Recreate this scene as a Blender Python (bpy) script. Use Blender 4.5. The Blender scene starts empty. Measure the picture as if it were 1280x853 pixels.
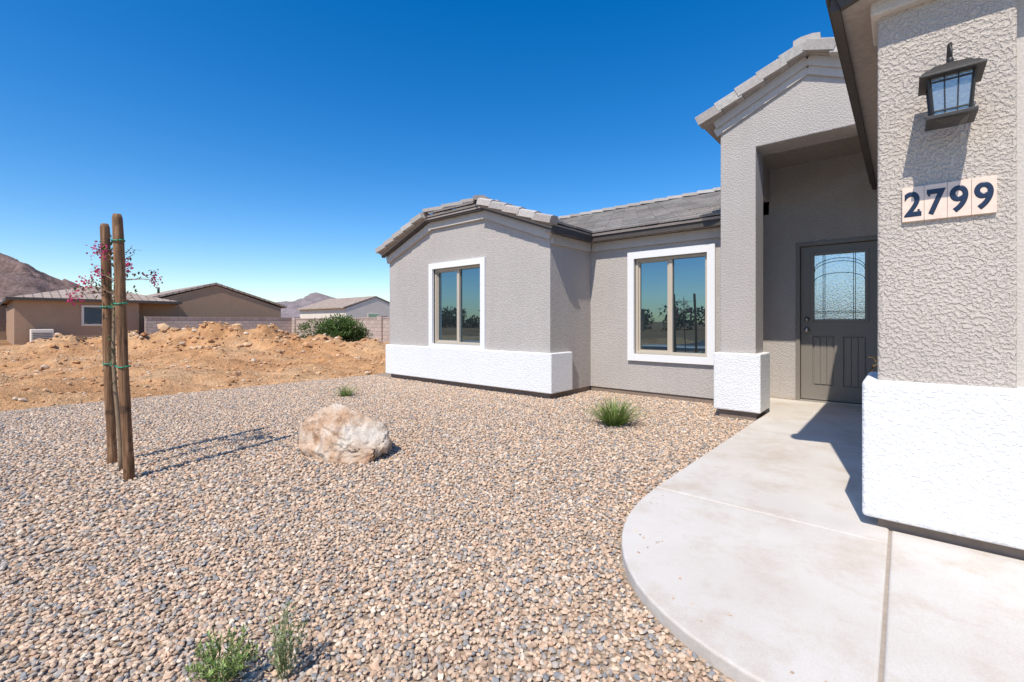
import bpy, bmesh, math, random
import numpy as np
from mathutils import Vector, noise, Matrix
random.seed(7); rng=np.random.default_rng(7)
S=bpy.context.scene
COL=S.collection

# ------------------------------------------------------------ materials
def newmat(name):
    m=bpy.data.materials.new(name); m.use_nodes=True
    nt=m.node_tree; b=nt.nodes['Principled BSDF']
    return m,nt,b
def ramp(nt,fac,stops):
    r=nt.nodes.new('ShaderNodeValToRGB'); cr=r.color_ramp
    while len(cr.elements)<len(stops): cr.elements.new(0.5)
    for e,(p,c) in zip(cr.elements,stops):
        e.position=p; e.color=(c[0],c[1],c[2],1) if hasattr(c,'__len__') else (c,c,c,1)
    nt.links.new(fac,r.inputs[0]); return r.outputs[0]
def noise_tex(nt,scale,detail=4,rough=.55,vec=None):
    n=nt.nodes.new('ShaderNodeTexNoise'); n.inputs['Scale'].default_value=scale
    n.inputs['Detail'].default_value=detail; n.inputs['Roughness'].default_value=rough
    if vec is not None: nt.links.new(vec,n.inputs['Vector'])
    return n.outputs[0]
def objvec(nt): return nt.nodes.new('ShaderNodeTexCoord').outputs['Object']
def bump(nt,h,strength,dist,prev=None):
    b=nt.nodes.new('ShaderNodeBump'); b.inputs['Strength'].default_value=strength; b.inputs['Distance'].default_value=dist
    nt.links.new(h,b.inputs['Height'])
    if prev is not None: nt.links.new(prev,b.inputs['Normal'])
    return b.outputs[0]
def mixc(nt,fac,a,b,mode='MIX'):
    m=nt.nodes.new('ShaderNodeMix'); m.data_type='RGBA'; m.blend_type=mode
    for s,v in ((0,fac),(6,a),(7,b)):
        if hasattr(v,'is_linked') or hasattr(v,'links'): nt.links.new(v,m.inputs[s])
        elif s==0: m.inputs[0].default_value=v
        else: m.inputs[s].default_value=(v[0],v[1],v[2],1)
    return m.outputs[2]

def stucco(name,col,scale=1.0,strength=.8,dist=.006,var=.05,lo=.42,hi=.60,streak=.45):
    m,nt,b=newmat(name); v=objvec(nt)
    a=noise_tex(nt,62*scale,2,.5,v)
    pl=ramp(nt,a,[(lo,0),(hi,1)])
    f=noise_tex(nt,230*scale,3,.65,v)
    big=noise_tex(nt,1.1,4,.6,v)
    c0=[x*(1-var) for x in col]; c1=[min(1,x*(1+var)) for x in col]
    c=ramp(nt,big,[(.3,c0),(.7,c1)])
    c=mixc(nt,.6,c,ramp(nt,a,[(.36,.86),(.55,1.03)]),'MULTIPLY')
    mp=nt.nodes.new('ShaderNodeMapping'); mp.inputs['Scale'].default_value=(6,6,.35); nt.links.new(v,mp.inputs[0])
    st=noise_tex(nt,1.5,3,.6,mp.outputs[0])
    c=mixc(nt,streak,c,ramp(nt,st,[(.35,.93),(.6,1.0)]),'MULTIPLY')
    # splash-back dust near the ground
    sp=nt.nodes.new('ShaderNodeSeparateXYZ'); nt.links.new(v,sp.inputs[0])
    ad=nt.nodes.new('ShaderNodeMath'); ad.operation='MULTIPLY_ADD'; ad.inputs[1].default_value=.18; nt.links.new(noise_tex(nt,7,4,.7,v),ad.inputs[0]); 
    ng=nt.nodes.new('ShaderNodeMath'); ng.operation='MULTIPLY'; ng.inputs[1].default_value=-1; nt.links.new(sp.outputs[2],ng.inputs[0]); nt.links.new(ng.outputs[0],ad.inputs[2])
    ms=ramp(nt,ad.outputs[0],[(0.0,0),(.04,1)])
    mm=nt.nodes.new('ShaderNodeMath'); mm.operation='MULTIPLY'; mm.inputs[1].default_value=.4; nt.links.new(ms,mm.inputs[0])
    c=mixc(nt,mm.outputs[0],c,(.42,.31,.22))
    nt.links.new(c,b.inputs['Base Color'])
    n=bump(nt,pl,strength,dist); n=bump(nt,f,strength*.7,dist*.45,n)
    nt.links.new(n,b.inputs['Normal']); b.inputs['Roughness'].default_value=.95
    b.inputs['Specular IOR Level'].default_value=.15
    return m
def plain(name,col,rough=.6,metal=0,nscale=20,var=.12,bs=.15,bd=.003,spec=.5):
    m,nt,b=newmat(name); v=objvec(nt)
    a=noise_tex(nt,nscale,4,.6,v)
    c=ramp(nt,a,[(.3,[x*(1-var) for x in col]),(.7,[min(1,x*(1+var)) for x in col])])
    nt.links.new(c,b.inputs['Base Color']); b.inputs['Roughness'].default_value=rough; b.inputs['Metallic'].default_value=metal
    b.inputs['Specular IOR Level'].default_value=spec
    if bs: nt.links.new(bump(nt,a,bs,bd),b.inputs['Normal'])
    return m
def attrmat(name,rough=.85,bumpsc=120,bs=.4,bd=.003,spec=.3,trans=0):
    m,nt,b=newmat(name); v=objvec(nt)
    at=nt.nodes.new('ShaderNodeVertexColor'); at.layer_name='Col'
    a=noise_tex(nt,bumpsc,3,.6,v)
    c=mixc(nt,1.0,at.outputs[0],ramp(nt,a,[(.3,.82),(.7,1.12)]),'MULTIPLY')
    nt.links.new(c,b.inputs['Base Color']); b.inputs['Roughness'].default_value=rough
    b.inputs['Specular IOR Level'].default_value=spec
    if bs: nt.links.new(bump(nt,a,bs,bd),b.inputs['Normal'])
    if trans:
        tr=nt.nodes.new('ShaderNodeBsdfTranslucent'); nt.links.new(c,tr.inputs[0])
        mx=nt.nodes.new('ShaderNodeMixShader'); mx.inputs[0].default_value=trans
        nt.links.new(b.outputs[0],mx.inputs[1]); nt.links.new(tr.outputs[0],mx.inputs[2])
        nt.links.new(mx.outputs[0],nt.nodes['Material Output'].inputs[0])
    return m

GREY=(.475,.435,.40)
M_st=stucco('stucco_grey',GREY,1.0,.65,.0045)
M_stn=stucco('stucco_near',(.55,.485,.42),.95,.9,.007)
M_wh=stucco('stucco_white',(.80,.795,.785),1.0,.6,.005,.015,streak=.2)
M_whf=stucco('stucco_white_fine',(.80,.795,.785),2.2,.35,.002,.015,streak=.1)
M_trim=stucco('stucco_trim',(.54,.50,.455),1.4,.35,.003)
M_foot=plain('footing_concrete',(.24,.18,.14),.9)
M_fascia=plain('fascia_brown',(.070,.057,.047),.6)
M_soff=plain('soffit_paint',(.36,.31,.27),.8)
M_tile=attrmat('roof_tile',.9,40,.4,.004)
M_door=plain('door_paint',(.215,.19,.16),.4,0,60,.05,.1,.001)
M_vinyl=plain('window_vinyl',(.50,.43,.34),.5,0,50,.04,0)
M_black=plain('lantern_metal',(.05,.046,.042),.5,.4,90,.2,.2,.001)
M_brass=plain('brass',(.45,.30,.14),.35,.9,60,.1,0)
M_nick=plain('nickel',(.5,.48,.45),.25,1,60,.05,0)
M_navy=plain('navy_glaze',(.010,.022,.055),.35,0,60,.1,0)
M_ctile=plain('ceramic_tile',(.78,.60,.48),.4,0,25,.08,.05,.001)

def glassmat(name,refl,base,rough=.01,wav=0,tint=(.8,.88,.95)):
    m,nt,b=newmat(name)
    b.inputs['Base Color'].default_value=(*base,1); b.inputs['Roughness'].default_value=.2
    g=nt.nodes.new('ShaderNodeBsdfGlossy'); g.inputs['Roughness'].default_value=rough; g.inputs['Color'].default_value=(*tint,1)
    mx=nt.nodes.new('ShaderNodeMixShader'); mx.inputs[0].default_value=refl
    nt.links.new(b.outputs[0],mx.inputs[1]); nt.links.new(g.outputs[0],mx.inputs[2])
    nt.links.new(mx.outputs[0],nt.nodes['Material Output'].inputs[0])
    v=objvec(nt)
    if wav:
        n=bump(nt,noise_tex(nt,wav,2,.5,v),.35,.004)
    else:
        n=bump(nt,noise_tex(nt,1.3,1,.5,v),.05,.02)
    nt.links.new(n,g.inputs['Normal'])
    return m
M_glass=glassmat('window_glass',.34,(.004,.010,.014),.006,0,(.42,.66,.82))
M_dglass=glassmat('leaded_glass',.55,(.38,.47,.52),.12,55)
M_lglass=glassmat('seeded_glass',.18,(.20,.215,.22),.08,60)

# ------------------------------------------------------------ mesh helpers
def empty(name,loc=(0,0,0)):
    e=bpy.data.objects.new(name,None); COL.objects.link(e); e.location=loc; return e
def mkobj(name,me,mat,parent=None,smooth=False):
    o=bpy.data.objects.new(name,me); COL.objects.link(o)
    if mat is not None and not me.materials: me.materials.append(mat)
    if parent is not None:
        o.parent=parent; o.matrix_parent_inverse=Matrix.Translation(parent.location).inverted()
    if smooth:
        for p in me.polygons: p.use_smooth=True
    return o
def pmesh(name,v,f,mat,parent=None,smooth=False,bevel=0,cols=None):
    me=bpy.data.meshes.new(name); me.from_pydata([tuple(a) for a in v],[],f); 
    bm=bmesh.new(); bm.from_mesh(me)
    if cols is None: bmesh.ops.recalc_face_normals(bm,faces=bm.faces)
    bm.to_mesh(me); bm.free()
    if cols is not None:
        ca=me.color_attributes.new('Col','FLOAT_COLOR','POINT')
        ca.data.foreach_set('color',np.asarray(cols,dtype=np.float32).ravel())
    o=mkobj(name,me,mat,parent,smooth)
    if bevel:
        b=o.modifiers.new('bev','BEVEL'); b.width=bevel; b.segments=3; b.limit_method='ANGLE'; b.angle_limit=math.radians(40)
    return o
BF=[(0,1,2,3),(7,6,5,4),(0,4,5,1),(1,5,6,2),(2,6,7,3),(3,7,4,0)]
def boxv(x0,x1,y0,y1,z0,z1):
    return [(x0,y0,z0),(x0,y1,z0),(x1,y1,z0),(x1,y0,z0),(x0,y0,z1),(x0,y1,z1),(x1,y1,z1),(x1,y0,z1)]
def box(name,x0,x1,y0,y1,z0,z1,mat,parent=None,bevel=0):
    return pmesh(name,boxv(x0,x1,y0,y1,z0,z1),BF,mat,parent,bevel=bevel)
def boxes(name,L,mat,parent=None,bevel=0):
    v=[];f=[]
    for b in L:
        k=len(v); v+=boxv(*b); f+=[tuple(i+k for i in q) for q in BF]
    return pmesh(name,v,f,mat,parent,bevel=bevel)
def prism(name,pts,a0,a1,axis,mat,parent=None,bevel=0):
    n=len(pts)
    def P(p,a):
        if axis=='Y': return (p[0],a,p[1])
        if axis=='X': return (a,p[0],p[1])
        return (p[0],p[1],a)
    v=[P(p,a0) for p in pts]+[P(p,a1) for p in pts]
    f=[tuple(range(n)),tuple(range(2*n-1,n-1,-1))]+[(i,(i+1)%n,n+(i+1)%n,n+i) for i in range(n)]
    return pmesh(name,v,f,mat,parent,bevel=bevel)
def tube(name,path,rad,mat,parent=None,seg=12,caps=True):
    v=[];f=[];n=len(path); path=[Vector(p) for p in path]
    rads=rad if hasattr(rad,'__len__') else [rad]*n
    for i,p in enumerate(path):
        t=(path[min(i+1,n-1)]-path[max(i-1,0)]).normalized()
        a=Vector((0,0,1)) if abs(t.z)<.9 else Vector((1,0,0))
        s=t.cross(a).normalized(); u=s.cross(t)
        for k in range(seg):
            an=2*math.pi*k/seg; v.append(p+(s*math.cos(an)+u*math.sin(an))*rads[i])
    for i in range(n-1):
        for k in range(seg):
            f.append((i*seg+k,i*seg+(k+1)%seg,(i+1)*seg+(k+1)%seg,(i+1)*seg+k))
    if caps: f.append(tuple(range(seg))); f.append(tuple(range((n-1)*seg,n*seg)))
    o=pmesh(name,v,f,mat,parent)
    for p in o.data.polygons: p.use_smooth=len(p.vertices)==4
    return o

def tile_colour():
    g=random.uniform(.27,.42); w=random.uniform(.94,1.0)
    return (g,g*.94*w,g*.86*w,1)
def tiled(name,poly,u,parent,course=.30,tw=.28,th=.03):
    poly=[Vector(p) for p in poly]; u=Vector(u).normalized()
    nrm=(poly[1]-poly[0]).cross(poly[2]-poly[0]).normalized()
    if nrm.z<0: nrm=-nrm
    s=nrm.cross(u).normalized()
    if s.z<0: s=-s
    o=poly[0]; q=[((p-o).dot(u),(p-o).dot(s)) for p in poly]
    v0=min(a[1] for a in q); v1=max(a[1] for a in q)
    V=[];F=[];C=[]; r=0; vv=v0
    while vv<v1-.03:
        vm=min(vv+course*.5,v1-.01); xs=[]
        for i in range(len(q)):
            a,b=q[i],q[(i+1)%len(q)]
            if (a[1]-vm)*(b[1]-vm)<0: xs.append(a[0]+(b[0]-a[0])*(vm-a[1])/(b[1]-a[1]))
        if len(xs)>=2:
            a,b=min(xs),max(xs); k=math.floor(a/tw)-1
            off=(r%2)*tw*.5
            while k*tw+off<b:
                c0=max(a,k*tw+off+.003); c1=min(b,(k+1)*tw+off-.003); k+=1
                if c1-c0<.03: continue
                dz=random.uniform(0,.006); top=min(vv+course+.04,v1)
                base=len(V); lo=vv-random.uniform(0,.010)
                for (cu,cv,n0) in ((c0,lo,.004),(c1,lo,.004),(c1,top,-.01),(c0,top,-.01)):
                    V.append(o+u*cu+s*cv+nrm*(n0+dz))
                for (cu,cv,n0) in ((c0,lo,.004+th),(c1,lo,.004+th),(c1,top,-.01+th*.6),(c0,top,-.01+th*.6)):
                    V.append(o+u*cu+s*cv+nrm*(n0+dz))
                F+=[tuple(i+base for i in t) for t in ((3,2,1,0),(4,5,6,7),(0,1,5,4),(1,2,6,5),(2,3,7,6),(3,0,4,7))]
                C+= [tile_colour()]*8
        vv+=course; r+=1
    pmesh(name,V,F,M_tile,parent,cols=C)
    n=len(poly); d=nrm*-.045
    pmesh(name+'_deck',[p-nrm*.012 for p in poly]+[p+d for p in poly],[tuple(range(n)),tuple(range(2*n-1,n-1,-1))]+[(i,(i+1)%n,n+(i+1)%n,n+i) for i in range(n)],M_soff,parent)
def caps(name,p0,p1,w,h,parent,L=.34,drop=.02):
    p0=Vector(p0);p1=Vector(p1); T=(p1-p0); D=T.length; t=T.normalized()
    s=t.cross(Vector((0,0,1))).normalized(); n=s.cross(t).normalized()
    k=max(1,round(D/L)); V=[];F=[];C=[]
    for i in range(k):
        a=p0+t*(D*i/k); b=p0+t*(D*(i+1)/k+.03*(i<k-1)); base=len(V); js=s*random.uniform(-.004,.004)
        for (q,up) in ((a,.024),(b,0)):
            for sx,sz in ((-.5,-h*.5),(.5,-h*.5),(.5,h*.28),(.22,h*.5),(-.22,h*.5),(-.5,h*.28)):
                ww=w*(1.0+(.06 if up else 0)); V.append(q+js+s*(sx*ww)+n*(sz+up))
        F+=[tuple(base+j for j in range(6)),tuple(base+11-j for j in range(6))]+[(base+j,base+(j+1)%6,base+6+(j+1)%6,base+6+j) for j in range(6)]
        c=tile_colour(); c=(c[0]*1.3,c[1]*1.3,c[2]*1.3,1); C+=[c]*12
    o=pmesh(name,V,F,M_tile,parent,cols=C)
    bm=bmesh.new(); bm.from_mesh(o.data); bmesh.ops.recalc_face_normals(bm,faces=bm.faces); bm.to_mesh(o.data); bm.free()
def bar(name,p0,p1,w,h,mat,parent):
    p0=Vector(p0);p1=Vector(p1); t=(p1-p0).normalized(); s=t.cross(Vector((0,0,1))).normalized(); n=s.cross(t)
    V=[]
    for q in (p0,p1):
        for a,b in ((-.5,-.5),(.5,-.5),(.5,.5),(-.5,.5)): V.append(q+s*a*w+n*b*h)
    return pmesh(name,V,[(0,1,2,3),(7,6,5,4),(0,4,5,1),(1,5,6,2),(2,6,7,3),(3,7,4,0)],mat,parent)

# ------------------------------------------------------------ main house
H=empty('stucco_house')
WX0,WX1=-7.71,-3.80; WY=5.25
wx0,wx1,wz0,wz1=-6.35,-5.155,.72,2.04
boxes('wing_front_wall',[(WX0,wx0,WY,WY+.2,.08,2.40),(wx1,WX1,WY,WY+.2,.08,2.40),(wx0,wx1,WY,WY+.2,.08,wz0),(wx0,wx1,WY,WY+.2,wz1,2.40)],M_st,H)
prism('wing_gable_wall',[(WX0,2.40),(WX1,2.40),(-5.05,2.88),(-6.42,2.88)],WY,WY+.2,'Y',M_st,H)
boxes('wing_side_walls',[(WX1-.2,WX1,WY+.2,6.35,.08,2.42),(WX0,WX0+.2,WY+.2,10,.08,2.42)],M_st,H)
boxes('wing_footing',[(WX0+.02,WX1-.02,WY+.02,WY+.18,-.05,.08),(WX1-.18,WX1-.02,WY+.18,6.5,-.05,.08),(WX0+.02,WX0+.18,WY+.18,10,-.05,.08)],M_foot,H)
box('wing_wainscot',WX0-.06,WX1+.06,WY-.06,5.74,.09,.66,M_wh,H,.015)
mx0,mx1,mz0,mz1=-3.04,-1.99,.63,2.04; MY=6.35
boxes('main_front_wall',[(WX1,mx0,MY,MY+.2,.08,2.46),(mx1,-1.61,MY,MY+.2,.08,2.46),(mx0,mx1,MY,MY+.2,.08,mz0),(mx0,mx1,MY,MY+.2,mz1,2.46)],M_st,H)
box('main_footing',WX1,-1.63,MY+.02,MY+.2,-.05,.08,M_foot,H)
boxes('rear_walls',[(WX0,8,14.6,14.8,0,2.5),(7.8,8,3.3,14.6,0,2.5),(WX0,WX0+.2,10,14.6,0,2.46)],M_st,H)
prism('main_gable_end',[(6.2,2.46),(14.8,2.46),(10.5,3.86)],WX0,WX0+.2,'X',M_st,H)
box('porch_left_return',-1.81,-1.61,MY+.2,7.15,.0,3.3,M_st,H)
DY=7.15
dx0,dx1=-1.10,-.16
boxes('porch_back_wall',[(-1.61,dx0,DY,DY+.2,.0,3.5),(dx0,dx1,DY,DY+.2,2.16,3.5),(dx1,-.10,DY,DY+.2,.0,3.5)],M_st,H)
pz=3.90; ps=.46; px_=-.75
def pzz(x): return pz-ps*abs(x-px_)
prism('porch_front',[(-1.61,.7),(-1.24,.7),(-1.24,3.04),(-.10,3.04),(-.10,pzz(-.1)-.05),(px_,pz-.05),(-1.61,pzz(-1.61)-.05)],5.58,5.94,'Y',M_st,H,.01)
box('porch_column_wainscot',-1.67,-1.18,5.52,6.0,.10,.75,M_wh,H,.015)
box('porch_column_footing',-1.62,-1.23,5.57,5.95,-.05,.10,M_foot,H)
box('porch_side_beam',-1.61,-1.41,5.94,7.15,2.78,3.42,M_st,H)
box('porch_ceiling',-1.41,-.10,5.94,7.15,3.22,3.28,M_soff,H)
for i,(off,pr,hh) in enumerate(((.10,.05,.09),(.185,.025,.09))):
    bar('porch_rake_trim_l%d'%i,(-1.66,5.58-pr/2+.001,pzz(-1.66)-off),(px_,5.58-pr/2+.001,pz-off),pr,hh,M_trim,H)
    bar('porch_rake_trim_r%d'%i,(px_,5.58-pr/2-.001,pz-off),(-.1,5.58-pr/2-.001,pzz(-.1)-off),pr,hh,M_trim,H)
tiled('porch_roof_left',[(-1.80,5.47,pzz(-1.80)),(px_,5.47,pz),(px_,10,pz),(-1.80,10,pzz(-1.80))],(0,1,0),H)
tiled('porch_roof_right',[(.5,5.47,pzz(.5)),(px_,5.47,pz),(px_,10,pz),(.5,10,pzz(.5))],(0,1,0),H)
caps('porch_rake_tiles_left',(-1.82,5.49,pzz(-1.82)+.015),(px_,5.49,pz+.015),.15,.13,H,.26)
caps('porch_rake_tiles_right',(.5,5.49,pzz(.5)+.015),(px_,5.49,pz+.015),.15,.13,H,.26)
caps('porch_ridge_tiles',(px_,5.45,pz+.05),(px_,10,pz+.05),.22,.08,H)
box('porch_left_upper_wall',-1.61,-1.42,7.15,9.5,2.6,3.38,M_st,H)

ez=2.47; sl=.37; cx=-5.735; fz=ez+1.385*sl; rz=fz+.7*sl
A=(-7.82,5.08,ez);B=(-6.435,5.08,fz);C_=(-5.035,5.08,fz);D=(-3.65,5.08,ez);R=(cx,5.78,rz);R2=(cx,8.45,rz)
tiled('wing_roof_left',[A,B,R,R2,(-7.82,9.2,ez)],(0,1,0),H)
tiled('wing_roof_right',[D,C_,R,R2,(-3.65,6.1,ez)],(0,1,0),H)
tiled('wing_roof_clip',[B,C_,R],(1,0,0),H)
caps('wing_rake_left',(-7.84,5.1,ez+.01),(-6.435,5.1,fz+.01),.17,.11,H,.3)
caps('wing_rake_right',(-3.63,5.1,ez+.01),(-5.035,5.1,fz+.01),.17,.11,H,.3)
caps('wing_hip_left',(B[0],B[1],B[2]+.05),(R[0],R[1],R[2]+.05),.2,.07,H)
caps('wing_hip_right',(C_[0],C_[1],C_[2]+.05),(R[0],R[1],R[2]+.05),.2,.07,H)
caps('wing_ridge',(cx,5.78,rz+.05),(cx,8.3,rz+.05),.2,.07,H)
bar('wing_fascia_left',(-7.80,5.155,ez-.075),(-6.435,5.155,fz-.075),.06,.06,M_fascia,H)
bar('wing_fascia_right',(-3.67,5.155,ez-.075),(-5.035,5.155,fz-.075),.06,.06,M_fascia,H)
bar('wing_fascia_top',(-6.43,5.156,fz-.078),(-5.04,5.156,fz-.078),.06,.06,M_fascia,H)
bar('wing_trim_left',(-7.74,5.225,ez-.155),(-6.40,5.225,fz-.17),.05,.13,M_trim,H)
bar('wing_trim_right',(-3.77,5.225,ez-.14),(-5.07,5.225,fz-.16),.05,.13,M_trim,H)
bar('wing_trim_top',(-6.42,5.226,fz-.165),(-5.05,5.226,fz-.165),.05,.13,M_trim,H)
bar('wing_soffit_left',(-7.79,5.21,ez-.06),(-6.43,5.21,fz-.06),.2,.03,M_soff,H)
bar('wing_soffit_right',(-3.68,5.21,ez-.06),(-5.04,5.21,fz-.06),.2,.03,M_soff,H)
bar('wing_soffit_top',(-6.43,5.21,fz-.064),(-5.04,5.21,fz-.064),.2,.03,M_soff,H)
box('side_fascia',-3.70,-3.66,5.13,6.16,2.34,2.44,M_fascia,H)
box('side_soffit',-3.80,-3.70,5.13,6.2,2.36,2.39,M_soff,H)
box('main_fascia',-3.66,-1.62,6.165,6.205,2.35,2.45,M_fascia,H)
box('main_soffit',-3.80,-1.62,6.205,6.35,2.36,2.39,M_soff,H)
box('main_trim',-3.75,-1.62,6.31,6.352,2.22,2.35,M_trim,H)
box('side_trim',-3.802,-3.76,5.26,6.30,2.22,2.35,M_trim,H)
tiled('main_roof_front_left',[(-7.9,6.13,2.47),(-1.62,6.13,2.47),(-1.62,10.5,3.93),(-7.9,10.5,3.93)],(1,0,0),H)
tiled('main_roof_front_right',[(-1.62,7.3,2.861),(5,7.3,2.861),(5,10.5,3.93),(-1.62,10.5,3.93)],(1,0,0),H)
tiled('main_roof_rear',[(-7.9,15,2.42),(5,15,2.42),(5,10.5,3.93),(-7.9,10.5,3.93)],(1,0,0),H)
caps('main_ridge',(-7.9,10.5,3.98),(5,10.5,3.98),.22,.08,H)
caps('main_rake',(-7.9,6.2,2.50),(-7.9,10.5,3.95),.17,.11,H)

def window(name,x0,x1,z0,z1,y):
    t=.10
    boxes(name+'_surround',[(x0-t,x0,y-.045,y+.08,z0-t,z1+t),(x1,x1+t,y-.045,y+.08,z0-t,z1+t),(x0,x1,y-.045,y+.08,z1,z1+t),(x0,x1,y-.045,y+.08,z0-t,z0)],M_whf,H)
    f=.042;xm=(x0+x1)/2
    boxes(name+'_frame',[(x0,x0+f,y+.02,y+.10,z0,z1),(x1-f,x1,y+.02,y+.10,z0,z1),(x0+f,x1-f,y+.02,y+.10,z1-f,z1),(x0+f,x1-f,y+.02,y+.10,z0,z0+f),(xm-.028,xm+.028,y+.03,y+.10,z0+f,z1-f),
        (x0+f,x0+f+.02,y+.045,y+.1,z0+f,z1-f),(xm-.048,xm-.028,y+.045,y+.1,z0+f,z1-f),(x0+f+.02,xm-.048,y+.045,y+.1,z1-f-.02,z1-f),(x0+f+.02,xm-.048,y+.045,y+.1,z0+f,z0+f+.02)],M_vinyl,H)
    boxes(name+'_glass',[(x0+f,xm-.028,y+.065,y+.07,z0+f,z1-f),(xm+.028,x1-f,y+.065,y+.07,z0+f,z1-f)],M_glass,H)
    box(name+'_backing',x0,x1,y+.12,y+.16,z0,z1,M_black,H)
window('wing_window',wx0,wx1,wz0,wz1,WY)
window('main_window',mx0,mx1,mz0,mz1,MY)

fy=DY+.03
boxes('door_frame',[(dx0,dx0+.05,DY-.02,DY+.12,.05,2.16),(dx1-.05,dx1,DY-.02,DY+.12,.05,2.16),(dx0+.05,dx1-.05,DY-.02,DY+.12,2.11,2.16)],M_door,H,.004)
box('door_threshold',dx0+.05,dx1-.05,DY-.03,DY+.1,.05,.075,M_nick,H)
a0,a1=dx0+.055,dx1-.055; gx0,gx1=a0+.13,a1-.13; gz0,gz1=1.12,2.0
boxes('door_slab',[(a0,gx0,fy,fy+.045,.08,2.105),(gx1,a1,fy,fy+.045,.08,2.105),(gx0,gx1,fy,fy+.045,gz1,2.105),(gx0,gx1,fy,fy+.045,.92,gz0),(gx0,gx1,fy,fy+.045,.08,.27),
   ((gx0+gx1)/2-.045,(gx0+gx1)/2+.045,fy,fy+.045,.27,.92)],M_door,H)
pn=[]
for (p0,p1) in ((gx0,(gx0+gx1)/2-.045),((gx0+gx1)/2+.045,gx1)):
    w=(p1-p0-.03)/3
    for i in range(3): pn.append((p0+.015+i*w+.003,p0+.015+(i+1)*w-.003,fy+.008,fy+.03,.285,.905))
boxes('door_plank_panels',pn,M_door,H,.003)
box('door_panel_back',gx0,gx1,fy+.02,fy+.04,.27,.92,M_door,H)
boxes('door_lite_moulding',[(gx0-.02,gx0+.02,fy-.012,fy+.02,gz0-.02,gz1+.02),(gx1-.02,gx1+.02,fy-.012,fy+.02,gz0-.02,gz1+.02),(gx0+.02,gx1-.02,fy-.012,fy+.02,gz1-.02,gz1+.02),(gx0+.02,gx1-.02,fy-.012,fy+.02,gz0-.02,gz0+.02)],M_door,H,.004)
box('door_lite_glass',gx0+.02,gx1-.02,fy+.015,fy+.02,gz0+.02,gz1-.02,M_dglass,H)
cm=(gx0+gx1)/2; hw=(gx1-gx0)/2-.02
L=[]
for dx in (-.17,-.15,.15,.17): L.append((cm+dx-.003,cm+dx+.003,fy+.008,fy+.014,gz0+.02,gz1-.02))
for z in (gz0+.10,gz0+.12): L.append((cm-hw,cm+hw,fy+.0085,fy+.0135,z-.003,z+.003))
boxes('door_lite_caming',L,M_black,H)
for k,(zz,hh) in enumerate(((gz1-.24,.13),(gz1-.20,.13),(gz1-.36,.10))):
    tube('door_lite_arc_%d'%k,[(cm+hw*math.cos(t),fy+.010,zz+hh*math.sin(t)) for t in np.linspace(0,math.pi,17)],.0035,M_black,H,6)
def knob(z,r,n):
    bm=bmesh.new(); bmesh.ops.create_uvsphere(bm,u_segments=16,v_segments=10,radius=r)
    for v in bm.verts: v.co.y*=.7
    me=bpy.data.meshes.new(n); bm.to_mesh(me); bm.free()
    o=mkobj(n,me,M_nick,H,True); o.location=(a0+.07,fy-.05,z)
    tube(n+'_rose',[(a0+.07,fy+.001,z),(a0+.07,fy-.014,z),(a0+.07,fy-.03,z)],[.032,.03,.014],M_nick,H,16)
knob(1.0,.03,'door_knob'); knob(1.14,.02,'deadbolt')

GY=3.04
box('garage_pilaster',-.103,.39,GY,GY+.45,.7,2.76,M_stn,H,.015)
box('garage_pilaster_wainscot',-.163,.45,GY-.08,GY+.5,.10,.80,M_wh,H,.02)
boxes('garage_footing',[(-.10,.44,GY-.03,GY+.4,-.05,.10),(-.085,-.02,GY+.4,7.2,-.05,.08)],M_foot,H)
boxes('garage_side_wall',[(-.093,.1,GY+.45,DY,.08,2.78)],M_st,H)
boxes('garage_front_wall',[(.39,.62,GY+.08,GY+.3,0,2.76),(5.4,6.2,GY+.08,GY+.3,0,2.76),(.62,5.4,GY+.08,GY+.3,2.2,2.76)],M_trim,H)
boxes('garage_door',[(.62,5.4,GY+.22,GY+.27,.05+i*.537,.05+(i+1)*.537-.01) for i in range(4)],M_whf,H)
box('garage_cornice',-.13,6.2,GY-.05,GY+.3,2.68,2.77,M_trim,H,.01)
GE=-.305
gz=lambda x:2.85+.33*(x-GE)
prism('garage_gable',[(-.1,2.77),(6.2,2.77),(3.05,3.78)],GY,GY+.2,'Y',M_st,H)
tiled('garage_roof_left',[(GE,2.84,gz(GE)),(3.05,2.84,gz(3.05)),(3.05,12,gz(3.05)),(GE,7.2,gz(GE))],(0,1,0),H)
tiled('garage_roof_right',[(6.41,2.84,gz(GE)),(3.05,2.84,gz(3.05)),(3.05,12,gz(3.05)),(6.41,12,gz(GE))],(0,1,0),H)
caps('garage_rake_left',(GE-.01,2.86,gz(GE)+.01),(3.05,2.86,gz(3.05)+.01),.17,.12,H)
caps('garage_rake_right',(6.42,2.86,gz(GE)+.01),(3.05,2.86,gz(3.05)+.01),.17,.12,H)
box('garage_eave_fascia',GE+.015,GE+.055,2.9,7.1,2.72,2.83,M_fascia,H)
box('garage_drip_edge',GE-.006,GE+.01,2.9,7.1,2.79,2.845,M_fascia,H)
box('garage_soffit',GE+.055,-.103,2.9,7.1,2.75,2.78,M_soff,H)
box('garage_front_soffit',-.103,6.3,2.88,GY-.05,2.75,2.78,M_soff,H)
bar('garage_front_fascia',(GE+.04,2.9,2.78),(3.05,2.9,3.88),.04,.13,M_fascia,H)

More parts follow.
